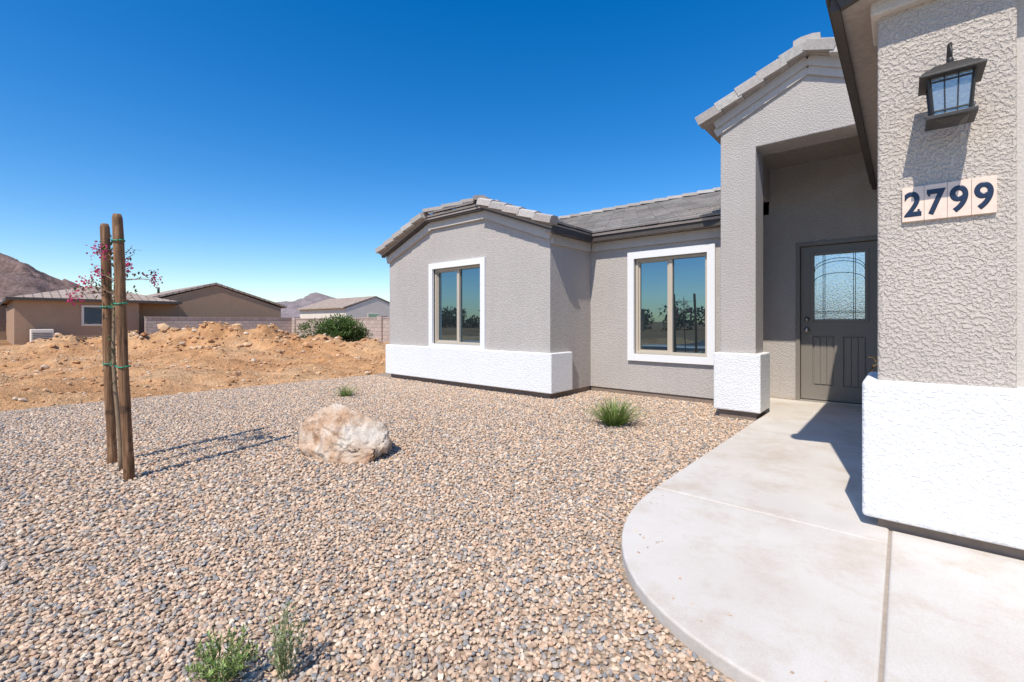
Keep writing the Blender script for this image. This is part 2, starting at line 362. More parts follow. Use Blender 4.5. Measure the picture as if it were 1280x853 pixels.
# ------------------------------------------------------------ house number sign
HN=empty('house_number_sign',(.16,GY-.01,1.688))
for i,ch in enumerate('2799'):
    x=-.005+.0825*i
    box('number_tile_%d'%(i+1),x,x+.0815,GY-.018,GY+.004,1.603,1.773,M_ctile,HN,.0015)
    cu=bpy.data.curves.new('digit','FONT'); cu.body=ch; cu.size=.168; cu.align_x='CENTER'; cu.extrude=.001; cu.bevel_depth=.0042; cu.bevel_resolution=1
    to=bpy.data.objects.new('tmp',cu); COL.objects.link(to); bpy.context.view_layer.update()
    me=bpy.data.meshes.new_from_object(to.evaluated_get(bpy.context.evaluated_depsgraph_get())); bpy.data.objects.remove(to)
    me.transform(Matrix.Translation((x+.040,GY-.0185,1.630))@Matrix.Rotation(math.radians(90),4,'X')@Matrix.Scale(.80,4,(1,0,0))@Matrix.Scale(.5,4,(0,0,1)))
    me.materials.clear(); mkobj('digit_%d'%(i+1),me,M_navy,HN)
    if ch=='7': box('digit_serif',x+.014,x+.022,GY-.021,GY-.0175,1.715,1.748,M_navy,HN)
    if ch=='2': box('digit_serif',x+.058,x+.066,GY-.021,GY-.0175,1.632,1.660,M_navy,HN)

# ------------------------------------------------------------ wall lantern
LX,LY=.162,GY-.16
LA=empty('wall_lantern',(LX,GY,2.15))
def frustum(name,x,y,z0,z1,h0,h1,mat,par,rot=0):
    v=[(x+a*h0,y+b*h0,z0) for a,b in ((-1,-1),(1,-1),(1,1),(-1,1))]+[(x+a*h1,y+b*h1,z1) for a,b in ((-1,-1),(1,-1),(1,1),(-1,1))]
    return pmesh(name,v,[(3,2,1,0),(4,5,6,7),(0,1,5,4),(1,2,6,5),(2,3,7,6),(3,0,4,7)],mat,par,bevel=.002)
frustum('canopy_lip',LX,LY,2.205,2.215,.108,.108,M_black,LA)
frustum('canopy',LX,LY,2.215,2.240,.104,.085,M_black,LA)
frustum('canopy_tier',LX,LY,2.240,2.262,.078,.058,M_black,LA)
frustum('canopy_top',LX,LY,2.262,2.28,.045,.02,M_black,LA)
frustum('glass_body',LX,LY,2.035,2.205,.058,.070,M_lglass,LA)
frustum('base_plate',LX,LY,2.018,2.034,.084,.084,M_black,LA)
frustum('base_boss',LX,LY,2.0,2.018,.03,.06,M_black,LA)
for a in (-1,1):
    for b in (-1,1):
        bar('post',(LX+a*.061,LY+b*.061,2.03),(LX+a*.0745,LY+b*.0745,2.21),.010,.010,M_black,LA)
for a,b,c,d in ((-1,-1,1,-1),(1,-1,1,1),(1,1,-1,1),(-1,1,-1,-1)):
    for z,r in ((2.055,.0615),(2.185,.0715)):
        bar('rail',(LX+a*r,LY+b*r,z),(LX+c*r,LY+d*r,z),.006,.006,M_black,LA)
    for k in (-.33,.33):
        pa=Vector((LX+(a+c)/2*.0605+(c-a)/2*k*.06,LY+(b+d)/2*.0605+(d-b)/2*k*.06,2.035)); pb=Vector((LX+(a+c)/2*.0725+(c-a)/2*k*.07,LY+(b+d)/2*.0725+(d-b)/2*k*.07,2.205))
        bar('glazing_bar',pa,pb,.004,.004,M_black,LA)
tube('finial',[(LX,LY,2.27),(LX,LY,2.30),(LX,LY,2.315)],[.012,.012,.006],M_black,LA)
tube('arm',[(LX,LY,2.30),(LX,LY-.005,2.34),(LX,LY+.01,2.375),(LX,LY+.05,2.39),(LX,LY+.09,2.37),(LX,LY+.12,2.32),(LX,LY+.15,2.28)],.008,M_black,LA)
bp=frustum('backplate',LX,GY-.012,2.17,2.33,.045,.04,M_black,LA)
for v in bp.data.vertices: v.co.y=GY-.012+(v.co.y-(GY-.012))*.3

HB=empty('hose_bib',(-.1,4.5,.76))
tube('pipe',[(-.08,4.5,.78),(-.15,4.5,.78),(-.175,4.5,.765),(-.19,4.5,.72)],[.012,.013,.014,.012],M_brass,HB)
tube('stem',[(-.15,4.5,.78),(-.175,4.5,.83)],.007,M_brass,HB)
tube('handwheel',[(-.175+.03*math.cos(t),4.5+.03*math.sin(t),.83) for t in np.linspace(0,2*math.pi,14)],.005,M_brass,HB,6)

# ------------------------------------------------------------ concrete
def concrete_mat():
    m,nt,b=newmat('concrete'); v=objvec(nt)
    a=noise_tex(nt,1.1,6,.65,v); g=noise_tex(nt,160,3,.6,v); s=noise_tex(nt,3.2,6,.75,v)
    c=ramp(nt,a,[(.3,(.56,.50,.43)),(.55,(.625,.58,.52)),(.75,(.67,.635,.58))])
    c=mixc(nt,.6,c,ramp(nt,s,[(.34,(.82,.73,.62)),(.52,(1,1,1))]),'MULTIPLY')
    c=mixc(nt,.7,c,ramp(nt,g,[(.3,.87),(.6,1.03)]),'MULTIPLY')
    nt.links.new(c,b.inputs['Base Color']); b.inputs['Roughness'].default_value=.85
    mp=nt.nodes.new('ShaderNodeMapping'); mp.inputs['Scale'].default_value=(4,160,4); nt.links.new(v,mp.inputs[0])
    br=noise_tex(nt,1,2,.5,mp.outputs[0])
    n=bump(nt,g,.3,.0015); n=bump(nt,br,.3,.0014,n); nt.links.new(n,b.inputs['Normal'])
    return m
M_con=concrete_mat(); M_joint=plain('joint_grout',(.36,.30,.24),.9,0,40,.15)
ENTRY=[(-1.2,2.796),(-1.19,2.6),(-1.165,2.4),(-1.115,2.2),(-1.04,2.02),(-.93,1.84),(-.79,1.69),(-.61,1.575),(-.42,1.505),(-.2,1.465),(-.056,1.455),(-.056,2.796)]
def smooth_poly(P):
    Q=[P[0]]
    for i in range(1,len(P)-2):
        a,b=P[i],P[i+1]; Q+=[(a[0]*.75+b[0]*.25,a[1]*.75+b[1]*.25),(a[0]*.25+b[0]*.75,a[1]*.25+b[1]*.75)]
    return Q+[P[-2],P[-1]]
EN=smooth_poly(ENTRY)
prism('entry_path',EN,-.1,.05,'Z',M_con,None,.010)
prism('porch_path',[(-1.2,2.803),(-.056,2.803),(-.056,3.0),(-.085,3.06),(-.085,7.14),(-1.6,7.14),(-1.6,6.02),(-1.2,5.98)],-.1,.05,'Z',M_con,None,.008)
prism('driveway',[(-.046,-6),(5.6,-6),(5.6,3.0),(-.046,3.0)],-.1,.048,'Z',M_con,None,.010)
boxes('path_joint',[(-.066,-.036,1.47,3.0,-.05,.040),(-1.19,-.066,2.78,2.82,-.05,.043)],M_joint)

# ------------------------------------------------------------ ground
def dirt_mat(name,k=1.0):
    m,nt,b=newmat(name); v=objvec(nt)
    a=noise_tex(nt,.35,6,.65,v); s=noise_tex(nt,3.5,6,.7,v); g=noise_tex(nt,28,5,.7,v)
    c=ramp(nt,a,[(.3,(.50*k,.245*k,.105*k)),(.5,(.64*k,.36*k,.175*k)),(.7,(.72*k,.48*k,.28*k))])
    c=mixc(nt,.9,c,ramp(nt,s,[(.3,.60),(.6,1.10)]),'MULTIPLY')
    c=mixc(nt,.8,c,ramp(nt,g,[(.3,.70),(.65,1.12)]),'MULTIPLY')
    nt.links.new(c,b.inputs['Base Color']); b.inputs['Roughness'].default_value=1; b.inputs['Specular IOR Level'].default_value=.1
    n=bump(nt,s,.8,.08); n=bump(nt,g,.9,.025,n); nt.links.new(n,b.inputs['Normal']); return m
M_dirt=dirt_mat('orange_dirt'); M_des=dirt_mat('desert_floor',.52)
pmesh('ground',[(-3000,-3000,-.06),(3000,-3000,-.06),(3000,3000,-.06),(-3000,3000,-.06)],[(0,1,2,3)],M_des)
def gravel_base():
    m,nt,b=newmat('gravel_bed'); v=objvec(nt)
    vo=nt.nodes.new('ShaderNodeTexVoronoi'); vo.inputs['Scale'].default_value=60; nt.links.new(v,vo.inputs['Vector'])
    sep=nt.nodes.new('ShaderNodeSeparateColor'); nt.links.new(vo.outputs['Color'],sep.inputs[0])
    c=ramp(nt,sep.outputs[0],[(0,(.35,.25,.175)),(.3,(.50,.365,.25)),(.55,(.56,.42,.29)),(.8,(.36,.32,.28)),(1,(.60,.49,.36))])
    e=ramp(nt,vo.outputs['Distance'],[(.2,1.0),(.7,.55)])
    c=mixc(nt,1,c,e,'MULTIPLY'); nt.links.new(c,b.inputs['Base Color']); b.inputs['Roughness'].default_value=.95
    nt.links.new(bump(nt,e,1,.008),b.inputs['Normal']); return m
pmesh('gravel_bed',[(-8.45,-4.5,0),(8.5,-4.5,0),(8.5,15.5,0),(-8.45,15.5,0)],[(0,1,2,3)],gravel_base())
road=plain('asphalt',(.05,.05,.052),.9,0,60,.2,.4,.01)
boxes('road',[(-300,300,-16,-7.5,-.2,-.03)],road)
boxes('sidewalk',[(-300,300,-7.3,-6.05,-.2,.045)],M_con)
boxes('kerb',[(-300,300,-7.5,-7.3,-.2,.06)],M_con)

t=(1+5**.5)/2
ico=np.array([(-1,t,0),(1,t,0),(-1,-t,0),(1,-t,0),(0,-1,t),(0,1,t),(0,-1,-t),(0,1,-t),(t,0,-1),(t,0,1),(-t,0,-1),(-t,0,1)],float); ico/=np.linalg.norm(ico[0])
icf=np.array([(0,11,5),(0,5,1),(0,1,7),(0,7,10),(0,10,11),(1,5,9),(5,11,4),(11,10,2),(10,7,6),(7,1,8),(3,9,4),(3,4,2),(3,2,6),(3,6,8),(3,8,9),(4,9,5),(2,4,11),(6,2,10),(8,6,7),(9,8,1)])
def grid_pts(x0,x1,y0,y1,g):
    X,Y=np.meshgrid(np.arange(x0,x1,g),np.arange(y0,y1,g)); p=np.stack([X.ravel(),Y.ravel()],1)
    return p+rng.uniform(-.55,.55,p.shape)*g
def inpoly(p,poly):
    r=np.zeros(len(p),bool); n=len(poly)
    for i in range(n):
        x0,y0=poly[i];x1,y1=poly[(i+1)%n]
        c=((y0>p[:,1])!=(y1>p[:,1]))&(p[:,0]<(x1-x0)*(p[:,1]-y0)/(y1-y0+1e-12)+x0); r^=c
    return r
def stones_mesh(name,P,size,zc,palette,weights,mat,flat=.7):
    n=len(P)
    M=rng.normal(size=(n,3,3)); Q,_=np.linalg.qr(M)
    sc=size[:,None]*rng.uniform(.6,1.3,(n,3))
    V=ico[None]*(1+rng.uniform(-.22,.22,(n,12,1)))*sc[:,None,:]
    V=np.einsum('nij,nkj->nki',Q,V); V[:,:,2]*=flat
    V[:,:,0]+=P[:,0,None]; V[:,:,1]+=P[:,1,None]; V[:,:,2]+=zc[:,None]
    idx=rng.choice(len(palette),n,p=weights); c=np.array(palette)[idx]*rng.uniform(.8,1.15,(n,1))
    c=np.clip(c,0,.85); C=np.ones((n,12,4)); C[:,:,:3]=c[:,None]
    F=(icf[None]+12*np.arange(n)[:,None,None]).reshape(-1)
    me=bpy.data.meshes.new(name); me.vertices.add(n*12); me.vertices.foreach_set('co',V.reshape(-1).astype(np.float32))
    me.loops.add(n*60); me.loops.foreach_set('vertex_index',F.astype(np.int32))
    me.polygons.add(n*20); me.polygons.foreach_set('loop_start',np.arange(0,n*60,3,dtype=np.int32))
    me.update(calc_edges=True)
    ca=me.color_attributes.new('Col','FLOAT_COLOR','POINT'); ca.data.foreach_set('color',C.reshape(-1).astype(np.float32))
    me.polygons.foreach_set('use_smooth',np.zeros(n*20,bool))
    return mkobj(name,me,mat)
P1=grid_pts(-8.4,-.05,-1.6,6.4,.0168)
d1=np.hypot(P1[:,0],P1[:,1]); P1=P1[d1<3.0]
P2=grid_pts(-8.4,-.9,-1.6,6.4,.0235); d2=np.hypot(P2[:,0],P2[:,1]); P2=P2[d2>=3.0]
P=np.concatenate([P1,P2]); sz=np.concatenate([rng.uniform(.0062,.0128,len(P1)),rng.uniform(.0088,.0152,len(P2))])
ENT2=[(a-.010,b-.010) if a<-.06 else (a,b-.010) for a,b in EN]
bad=inpoly(P,ENT2)|((P[:,0]>-1.210)&(P[:,1]>2.75))|((P[:,0]>-.056))|((P[:,1]>6.36)) \
   |((P[:,0]<-3.79)&(P[:,1]>5.26))|((P[:,0]>-1.62)&(P[:,0]<-1.2)&(P[:,1]>5.57))
P=P[~bad]; sz=sz[~bad]
edge=rng.uniform(0,.35,len(P)); keep=P[:,0]>-8.4+edge*.5; P=P[keep]; sz=sz[keep]
PAL=[(.62,.445,.305),(.66,.495,.35),(.575,.385,.26),(.38,.335,.29),(.28,.275,.27),(.43,.30,.205),(.73,.60,.46),(.49,.42,.35)]
WT=[.24,.21,.14,.11,.07,.07,.07,.09]
M_grav=attrmat('gravel_stone',.9,90,.4,.003)
zc=rng.uniform(.001,.012,len(P))
ns=26; sx=rng.uniform(0,1,ns); sp_=np.array([EN[int(k*(len(EN)-3))] for k in sx])+np.stack([rng.exponential(.09,ns)+.02,rng.exponential(.09,ns)+.02],1)
P=np.concatenate([P,sp_]); sz=np.concatenate([sz,rng.uniform(.003,.007,ns)]); zc=np.concatenate([zc,np.full(ns,.053)])
stones_mesh('gravel',P,sz,zc,PAL,WT,M_grav)

def fbm(x,y,s,o=4,seed=0):
    return noise.fractal(Vector((x*s+seed,y*s-seed,seed*.7)),1.0,2.0,o)
def sm(t): t=max(0,min(1,t)); return t*t*(3-2*t)
PILES=[(-17.3,5.2,3.6,1.5,.84),(-15.0,6.6,2.5,1.1,.60),(-20.5,3.2,2.2,1.2,.50),(-20.6,1.6,1.6,1.0,.42),(-12.9,8.0,1.9,.9,.42),(-14.4,4.2,1.8,.9,.26),(-18.6,6.4,1.6,1.3,.80),
  (-11.3,1.6,1.5,.5,.20),(-12.2,3.4,1.2,.5,.22),(-10.6,-.2,1.2,.5,.20),(-11.0,5.6,1.3,.4,.18),(-14.5,1.2,1.5,.7,.24)]
def terr(x,y):
    ef=sm((-8.42-x)/.7)*sm((x+33)/3)*sm((y+16)/3)*sm((15-y)/2)
    z=.04+.06*fbm(x,y,.35,3,3)+.08*fbm(x,y,1.3,4,9)+.04*fbm(x,y,5,3,5)
    z+=.12*math.exp(-((x+10.0+.6*fbm(x,y,.5,2,1))/.7)**2)*(1+.8*fbm(x,y,1.1,2,21))
    p=0
    for (a,b,l,w,h) in PILES:
        u=(x-a)*.758+(y-b)*.652; v=-(x-a)*.652+(y-b)*.758
        g=math.exp(-((u/l)**2+(v/w)**2)*1.3)
        p=max(p,h*g*(1+.45*fbm(x,y,.9,3,7)))+ .15*min(p,h*g)
    z+=p+min(1,p*2.4)*(.20*fbm(x,y,2.0,4,13)+.10*fbm(x,y,6,3,2))
    return -.07+ef*(z+.07)
g=.12; xs=np.arange(-33,-8.38,g); ys=np.arange(-16,15,g); V=[];F=[]
for y in ys:
    for x in xs: V.append((x,y,terr(x,y)))
nx=len(xs)
for j in range(len(ys)-1):
    for i in range(nx-1): k=j*nx+i; F.append((k,k+1,k+nx+1,k+nx))
pmesh('dirt_mounds',V,F,M_dirt,None,True)
n=9000; Pd=np.stack([rng.uniform(-26,-8.6,n),rng.uniform(-4,12,n)],1)
zd=np.array([terr(a,b) for a,b in Pd]); sd=rng.uniform(.012,.045,n)*np.where(zd>.35,1.8,1)
sd*=np.where(rng.uniform(0,1,n)<.05,2.1,1)
stones_mesh('dirt_clods',Pd,sd,zd+sd*.1,[(.54,.30,.15),(.64,.42,.24),(.46,.24,.11),(.64,.50,.36)],[.4,.3,.2,.1],M_grav)

# ------------------------------------------------------------ boulder
def boulder():
    r=random.Random(11); bm=bmesh.new(); bmesh.ops.create_icosphere(bm,subdivisions=6,radius=1)
    pl=[(Vector((r.gauss(0,1),r.gauss(0,1),r.gauss(.15,.8))).normalized(),r.uniform(.58,.84)) for _ in range(18)]
    for v in bm.verts:
        p=v.co.copy()
        for nn,dd in pl:
            e=p.dot(nn)-dd
            if e>0: p-=nn*e*.97
        q=v.co*2.2
        p+=v.co*(.05*noise.fractal(q+Vector((3,1,2)),1,2,5)+.04*noise.fractal(q*3.5,1,2,5))
        v.co=p
    for v in bm.verts:
        v.co.x*=.49; v.co.y*=.38; v.co.z*=.30
        v.co.z-= .30*v.co.x if v.co.z>0 else 0
        if v.co.z<-.17: v.co.z=-.17
    me=bpy.data.meshes.new('boulder'); bm.to_mesh(me); bm.free()
    m,nt,b=newmat('boulder_rock'); v=objvec(nt)
    a=noise_tex(nt,3.2,6,.65,v); s=noise_tex(nt,11,7,.75,v); w=noise_tex(nt,60,4,.7,v)
    c=ramp(nt,a,[(.34,(.56,.31,.16)),(.46,(.70,.50,.35)),(.58,(.78,.67,.55)),(.75,(.74,.70,.64))])
    c=mixc(nt,.85,c,ramp(nt,s,[(.32,(.50,.38,.30)),(.5,(1,1,1))]),'MULTIPLY')
    nt.links.new(c,b.inputs['Base Color']); b.inputs['Roughness'].default_value=.9
    nn=bump(nt,s,.9,.05); nn=bump(nt,w,.6,.008,nn); nt.links.new(nn,b.inputs['Normal'])
    o=mkobj('boulder',me,m,None,True); o.location=(-3.50,2.02,.12); o.rotation_euler=(0,0,math.radians(40))
boulder()

# ------------------------------------------------------------ staked sapling
def wood():
    m,nt,b=newmat('stake_wood'); v=objvec(nt)
    mp=nt.nodes.new('ShaderNodeMapping'); mp.inputs['Scale'].default_value=(70,70,3); nt.links.new(v,mp.inputs[0])
    a=noise_tex(nt,1,6,.7,mp.outputs[0]); kn=noise_tex(nt,9,2,.5,v)
    c=ramp(nt,a,[(.32,(.06,.028,.012)),(.5,(.22,.11,.05)),(.68,(.40,.23,.12))])
    c=mixc(nt,.8,c,ramp(nt,kn,[(.34,.35),(.42,1)]),'MULTIPLY')
    nt.links.new(c,b.inputs['Base Color']); b.inputs['Roughness'].default_value=.85
    nt.links.new(bump(nt,a,.8,.006),b.inputs['Normal']); return m
M_wood=wood(); M_tie=plain('green_tie',(.02,.26,.15),.5)
M_bark=plain('sapling_bark',(.25,.17,.10),.8); M_leaf=attrmat('leaf',.6,50,0,.001,.3,.3)
st=(.758,.652)
def stake(name,x,y,lean,top):
    K=[0]+list(np.linspace(.05,.985,12))+[1]
    pts=[(x+lean*st[0]*k+.003*math.sin(k*9+x),y+lean*st[1]*k+.003*math.cos(k*7),top*k+(-.1 if k==0 else 0)) for k in K]
    return tube(name,pts,[.031+.0015*math.sin(k*23+x*9) for k in K[:-1]]+[.023],M_wood,None,16)
stake('wooden_stake',-4.665,.655,-.06,1.865)
stake('wooden_stake',-4.10,.665,-.085,1.855)
T=empty('crape_myrtle_sapling',(-4.40,.66,0))
def tc(z): return Vector((-4.40-.03*z+.012*math.sin(z*5),.66-.02*z+.012*math.cos(z*4),z))
tube('trunk',[tc(z) for z in np.linspace(-.03,1.72,12)],list(np.linspace(.017,.007,12)),M_bark,T,8)
LV=[];LF=[];LC=[]
def leaf(V,F,C,p,d,up,L,w,col):
    d=d.normalized(); s=d.cross(up)
    if s.length<1e-3: s=Vector((1,0,0))
    s.normalize(); k=len(V); n=s.cross(d)
    V+= [p,p+d*L*.5+s*w*.5+n*L*.06,p+d*L,p+d*L*.5-s*w*.5+n*L*.06]; F.append((k,k+1,k+2,k+3)); C+=[col]*4
def rv(r=random): return Vector((r.gauss(0,1),r.gauss(0,1),r.gauss(0,1))).normalized()
br=[(1.30,(-.5,-.6,.5),.22),(1.40,(-.9,-.3,.5),.26),(1.2,(.6,.6,.8),.18),(1.32,(-.8,-.6,.10),.33),(1.4,(.8,.3,1),.20),(1.5,(-.3,.7,1),.2),(1.35,(.8,.2,.7),.18),(1.55,(-.9,-.2,.7),.20),(1.40,(.8,.65,.25),.30),(1.55,(.2,-.6,.6),.14)]
for i,(z,d,L) in enumerate(br):
    p=tc(z); d=Vector(d).normalized(); pts=[p+d*L*k+Vector((0,0,-.06*k*k*L/.3)) for k in (0,.35,.7,1)]
    tube('branch_%d'%i,pts,[.005,.004,.003,.002],M_bark,T,6)
    for k in range(22):
        q=p+d*L*random.uniform(.2,1)+rv()*.03; g=random.uniform(.6,1.3)
        leaf(LV,LF,LC,q,rv()+d*.6,Vector((0,0,1)),.035,.016,random.choice([(.09*g,.12*g,.03*g,1),(.20*g,.08*g,.04*g,1),(.12*g,.15*g,.04*g,1)]))
    if i in (0,1,3,7,4,8,9):
        e=pts[-1]
        for k in range(60):
            g=random.uniform(.7,1.4); q=e+Vector((random.gauss(0,.024),random.gauss(0,.024),random.gauss(.0,.03)))
            leaf(LV,LF,LC,q,rv(),rv(),.018,.016,(.62*g,.06*g,.17*g,1))
for k in range(150):
    z=random.uniform(.6,1.75); g=random.uniform(.6,1.3)
    leaf(LV,LF,LC,tc(z)+rv()*.02,rv()+Vector((0,0,.5)),Vector((0,0,1)),.035,.015,(.10*g,.13*g,.035*g,1))
pmesh('leaves_and_blooms',LV,LF,M_leaf,T,cols=LC)
for j,z in enumerate((.78,1.22,1.66)):
    a=Vector((-4.665-.06*st[0]*z/1.865,.655-.06*st[1]*z/1.865,z)); b=Vector((-4.10-.085*st[0]*z/1.855,.665-.085*st[1]*z/1.855,z+.01)); c=tc(z)
    for q,nm in ((a,'l'),(b,'r')):
        tube('tie_%s%d'%(nm,j),[q+Vector((.036*math.cos(t),.036*math.sin(t),.004*math.sin(2*t))) for t in np.linspace(0,2*math.pi,16)],.005,M_tie,T,6)
        tube('tie_strap_%s%d'%(nm,j),[q+(c-q).normalized()*.035,(q+c)/2+Vector((0,0,-.012)),c],.004,M_tie,T,6)

# ------------------------------------------------------------ plants
def tuft(name,x,y,h,r,n,cols,w=.006,parent=None,droop=.4):
    V=[];F=[];C=[]
    for i in range(n):
        a=random.uniform(0,2*math.pi); rr=random.random()**.7
        b=Vector((x+r*.28*math.cos(a)*random.random(),y+r*.28*math.sin(a)*random.random(),0))
        d=Vector((math.cos(a)*rr*r,math.sin(a)*rr*r,0)); hh=h*random.uniform(.55,1)*(1-.35*rr)
        s=Vector((-math.sin(a+random.uniform(-1,1)),math.cos(a),0)).normalized()*w*random.uniform(.7,1.3)
        g=random.uniform(.65,1.35); c=random.choice(cols); c=(c[0]*g,c[1]*g,c[2]*g,1); k=len(V)
        for j,t_ in enumerate((0,.35,.7,1)):
            p=b+d*(t_**1.4)+Vector((0,0,hh*(t_-droop*rr*t_*t_*.5))); ww=(1,.9,.6,.08)[j]
            V+=[p-s*ww*.5,p+s*ww*.5]; C+=[c,c]
        F+=[(k,k+1,k+3,k+2),(k+2,k+3,k+5,k+4),(k+4,k+5,k+7,k+6)]
    return pmesh(name,V,F,M_leaf,parent,cols=C)
GR=[(.17,.27,.055),(.23,.32,.08),(.34,.38,.14),(.12,.19,.045)]
tuft('desert_grass_clump',-2.34,4.38,.37,.37,460,GR,.008,None,.25)
tuft('desert_grass_clump',-6.25,3.5,.22,.26,130,GR,.009)
def leafy(name,x,y,h,r,n,cols,L=.022):
    V=[];F=[];C=[]
    for i in range(n):
        a=random.uniform(0,2*math.pi); rr=random.random()**.6
        b=Vector((x+.02*math.cos(a),y+.02*math.sin(a),0)); tip=Vector((x+rr*r*math.cos(a),y+rr*r*math.sin(a),h*random.uniform(.55,1)*(1-.3*rr)))
        m=(b+tip)/2+Vector((rv().x*.01,rv().y*.01,.15*h*rr)); g=random.uniform(.7,1.3)
        pts=[b.lerp(m,k) if k<=1 else m.lerp(tip,k-1) for k in np.linspace(0,2,11)]
        s=Vector((-math.sin(a),math.cos(a),0))*.0012
        for j in range(10):
            k=len(V); V+=[pts[j]-s,pts[j]+s,pts[j+1]+s,pts[j+1]-s]; F.append((k,k+1,k+2,k+3)); C+=[(.20,.22,.08,1)]*4
            if j>1:
                for q in range(3):
                    c=random.choice(cols); gg=g*random.uniform(.8,1.2)
                    leaf(V,F,C,pts[j].lerp(pts[j+1],random.random()),rv()+Vector((0,0,1.0)),Vector((0,0,1)),L*random.uniform(.7,1.3),L*.26,(c[0]*gg,c[1]*gg,c[2]*gg,1))
    return pmesh(name,V,F,M_leaf,cols=C)
leafy('low_shrub',-1.545,.47,.185,.10,40,[(.24,.35,.09),(.31,.40,.13),(.40,.46,.20),(.17,.25,.07)],.020)
leafy('low_shrub',-1.45,.61,.24,.075,26,[(.33,.38,.19),(.40,.43,.25),(.22,.29,.12)],.017)

def bush(name,x,y,w,dp,h,n,L,cols,z0=0):
    V=[];F=[];C=[]
    cl=[(Vector((x+random.gauss(0,w*.24),y+random.gauss(0,dp*.24),z0+random.uniform(.2,.72)*h)),random.uniform(.15,.28)*h) for _ in range(26)]
    for i in range(n):
        c,r=random.choice(cl); d=rv(); p=c+d*r*random.uniform(.6,1.1)*1.13
        if p.z<z0: p.z=z0+random.random()*.2
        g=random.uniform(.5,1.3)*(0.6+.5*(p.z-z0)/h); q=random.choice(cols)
        leaf(V,F,C,p,d+rv()*.8,Vector((0,0,1)),L*random.uniform(.7,1.4),L*.45,(q[0]*g,q[1]*g,q[2]*g,1))
    return pmesh(name,V,F,M_leaf,cols=C)
bush('green_bush',-18.2,9.9,3.1,1.8,1.45,11000,.11,[(.13,.22,.045),(.19,.27,.07),(.09,.15,.035)],0)
bush('dry_brush',-17.0,8.9,1.2,.9,.50,1500,.08,[(.28,.25,.13),(.20,.20,.10)],.1)
bush('dry_brush',-27,3.2,1.0,.9,.5,1200,.08,[(.28,.25,.13),(.20,.20,.10)],.0)

def block_mat():
    m,nt,b=newmat('block_masonry')
    tc_=nt.nodes.new('ShaderNodeTexCoord'); sp=nt.nodes.new('ShaderNodeSeparateXYZ'); nt.links.new(tc_.outputs['Object'],sp.inputs[0])
    ad=nt.nodes.new('ShaderNodeMath'); nt.links.new(sp.outputs[0],ad.inputs[0]); nt.links.new(sp.outputs[1],ad.inputs[1])
    cb=nt.nodes.new('ShaderNodeCombineXYZ'); nt.links.new(ad.outputs[0],cb.inputs[0]); nt.links.new(sp.outputs[2],cb.inputs[1])
    br=nt.nodes.new('ShaderNodeTexBrick'); nt.links.new(cb.outputs[0],br.inputs[0]); br.inputs['Scale'].default_value=1
    br.inputs['Brick Width'].default_value=.4; br.inputs['Row Height'].default_value=.2; br.inputs['Mortar Size'].default_value=.012
    br.inputs['Color1'].default_value=(.40,.32,.27,1); br.inputs['Color2'].default_value=(.48,.39,.34,1); br.inputs['Mortar'].default_value=(.25,.2,.17,1)
    nt.links.new(br.outputs[0],b.inputs['Base Color']); b.inputs['Roughness'].default_value=.95; return m
M_blk=block_mat()
BW=empty('block_wall')
box('wall_run',-32.2,-32,5.9,14.0,-.2,1.36,M_blk,BW); box('wall_cap',-32.23,-31.97,5.88,14.03,1.36,1.42,M_blk,BW)
BW2=empty('block_wall')
box('wall_run',-32,-5,14.0,14.2,-.2,1.30,M_blk,BW2); box('wall_cap',-31.97,-5,13.97,14.23,1.30,1.36,M_blk,BW2)
boxes('pilasters',[(x-.22,x+.22,13.9,14.3,-.2,1.44) for x in (-31.8,-26.6,-21.4,-16.2)],M_blk,BW2)

def rooftile_mat():
    m,nt,b=newmat('distant_roof_tile')
    tc_=nt.nodes.new('ShaderNodeTexCoord'); 
    br=nt.nodes.new('ShaderNodeTexBrick'); nt.links.new(tc_.outputs['Object'],br.inputs[0]); br.inputs['Scale'].default_value=1
    br.inputs['Brick Width'].default_value=.33; br.inputs['Row Height'].default_value=.33; br.inputs['Mortar Size'].default_value=.03
    br.inputs['Color1'].default_value=(.38,.28,.21,1); br.inputs['Color2'].default_value=(.47,.37,.29,1); br.inputs['Mortar'].default_value=(.2,.15,.12,1)
    nt.links.new(br.outputs[0],b.inputs['Base Color']); b.inputs['Roughness'].default_value=.9; return m
M_rt=rooftile_mat()
M_brown=stucco('stucco_brown',(.42,.27,.175),.6,.3,.006); M_cream=stucco('stucco_cream',(.74,.66,.56),.6,.3,.006)
def hip(name,x0,x1,y0,y1,z0,z1,par,o=.25):
    x0-=o;x1+=o;y0-=o;y1+=o
    if x1-x0>y1-y0: h=(y1-y0)/2; r=[(x0+h,(y0+y1)/2,z1),(x1-h,(y0+y1)/2,z1)]; f=[(0,1,5,4),(2,3,4,5),(1,2,5),(3,0,4)]
    else: h=(x1-x0)/2; r=[((x0+x1)/2,y0+h,z1),((x0+x1)/2,y1-h,z1)]; f=[(0,1,4),(1,2,5,4),(2,3,5),(3,0,4,5)]
    pmesh(name,[(x0,y0,z0),(x1,y0,z0),(x1,y1,z0),(x0,y1,z0)]+r,f+[(3,2,1,0)],M_rt,par)
    boxes(name+'_fascia',[(x0,x1,y0-.03,y0,z0-.12,z0+.03),(x0,x1,y1,y1+.03,z0-.12,z0+.03),(x1,x1+.03,y0,y1,z0-.12,z0+.03),(x0-.03,x0,y0,y1,z0-.12,z0+.03)],M_fascia,par)
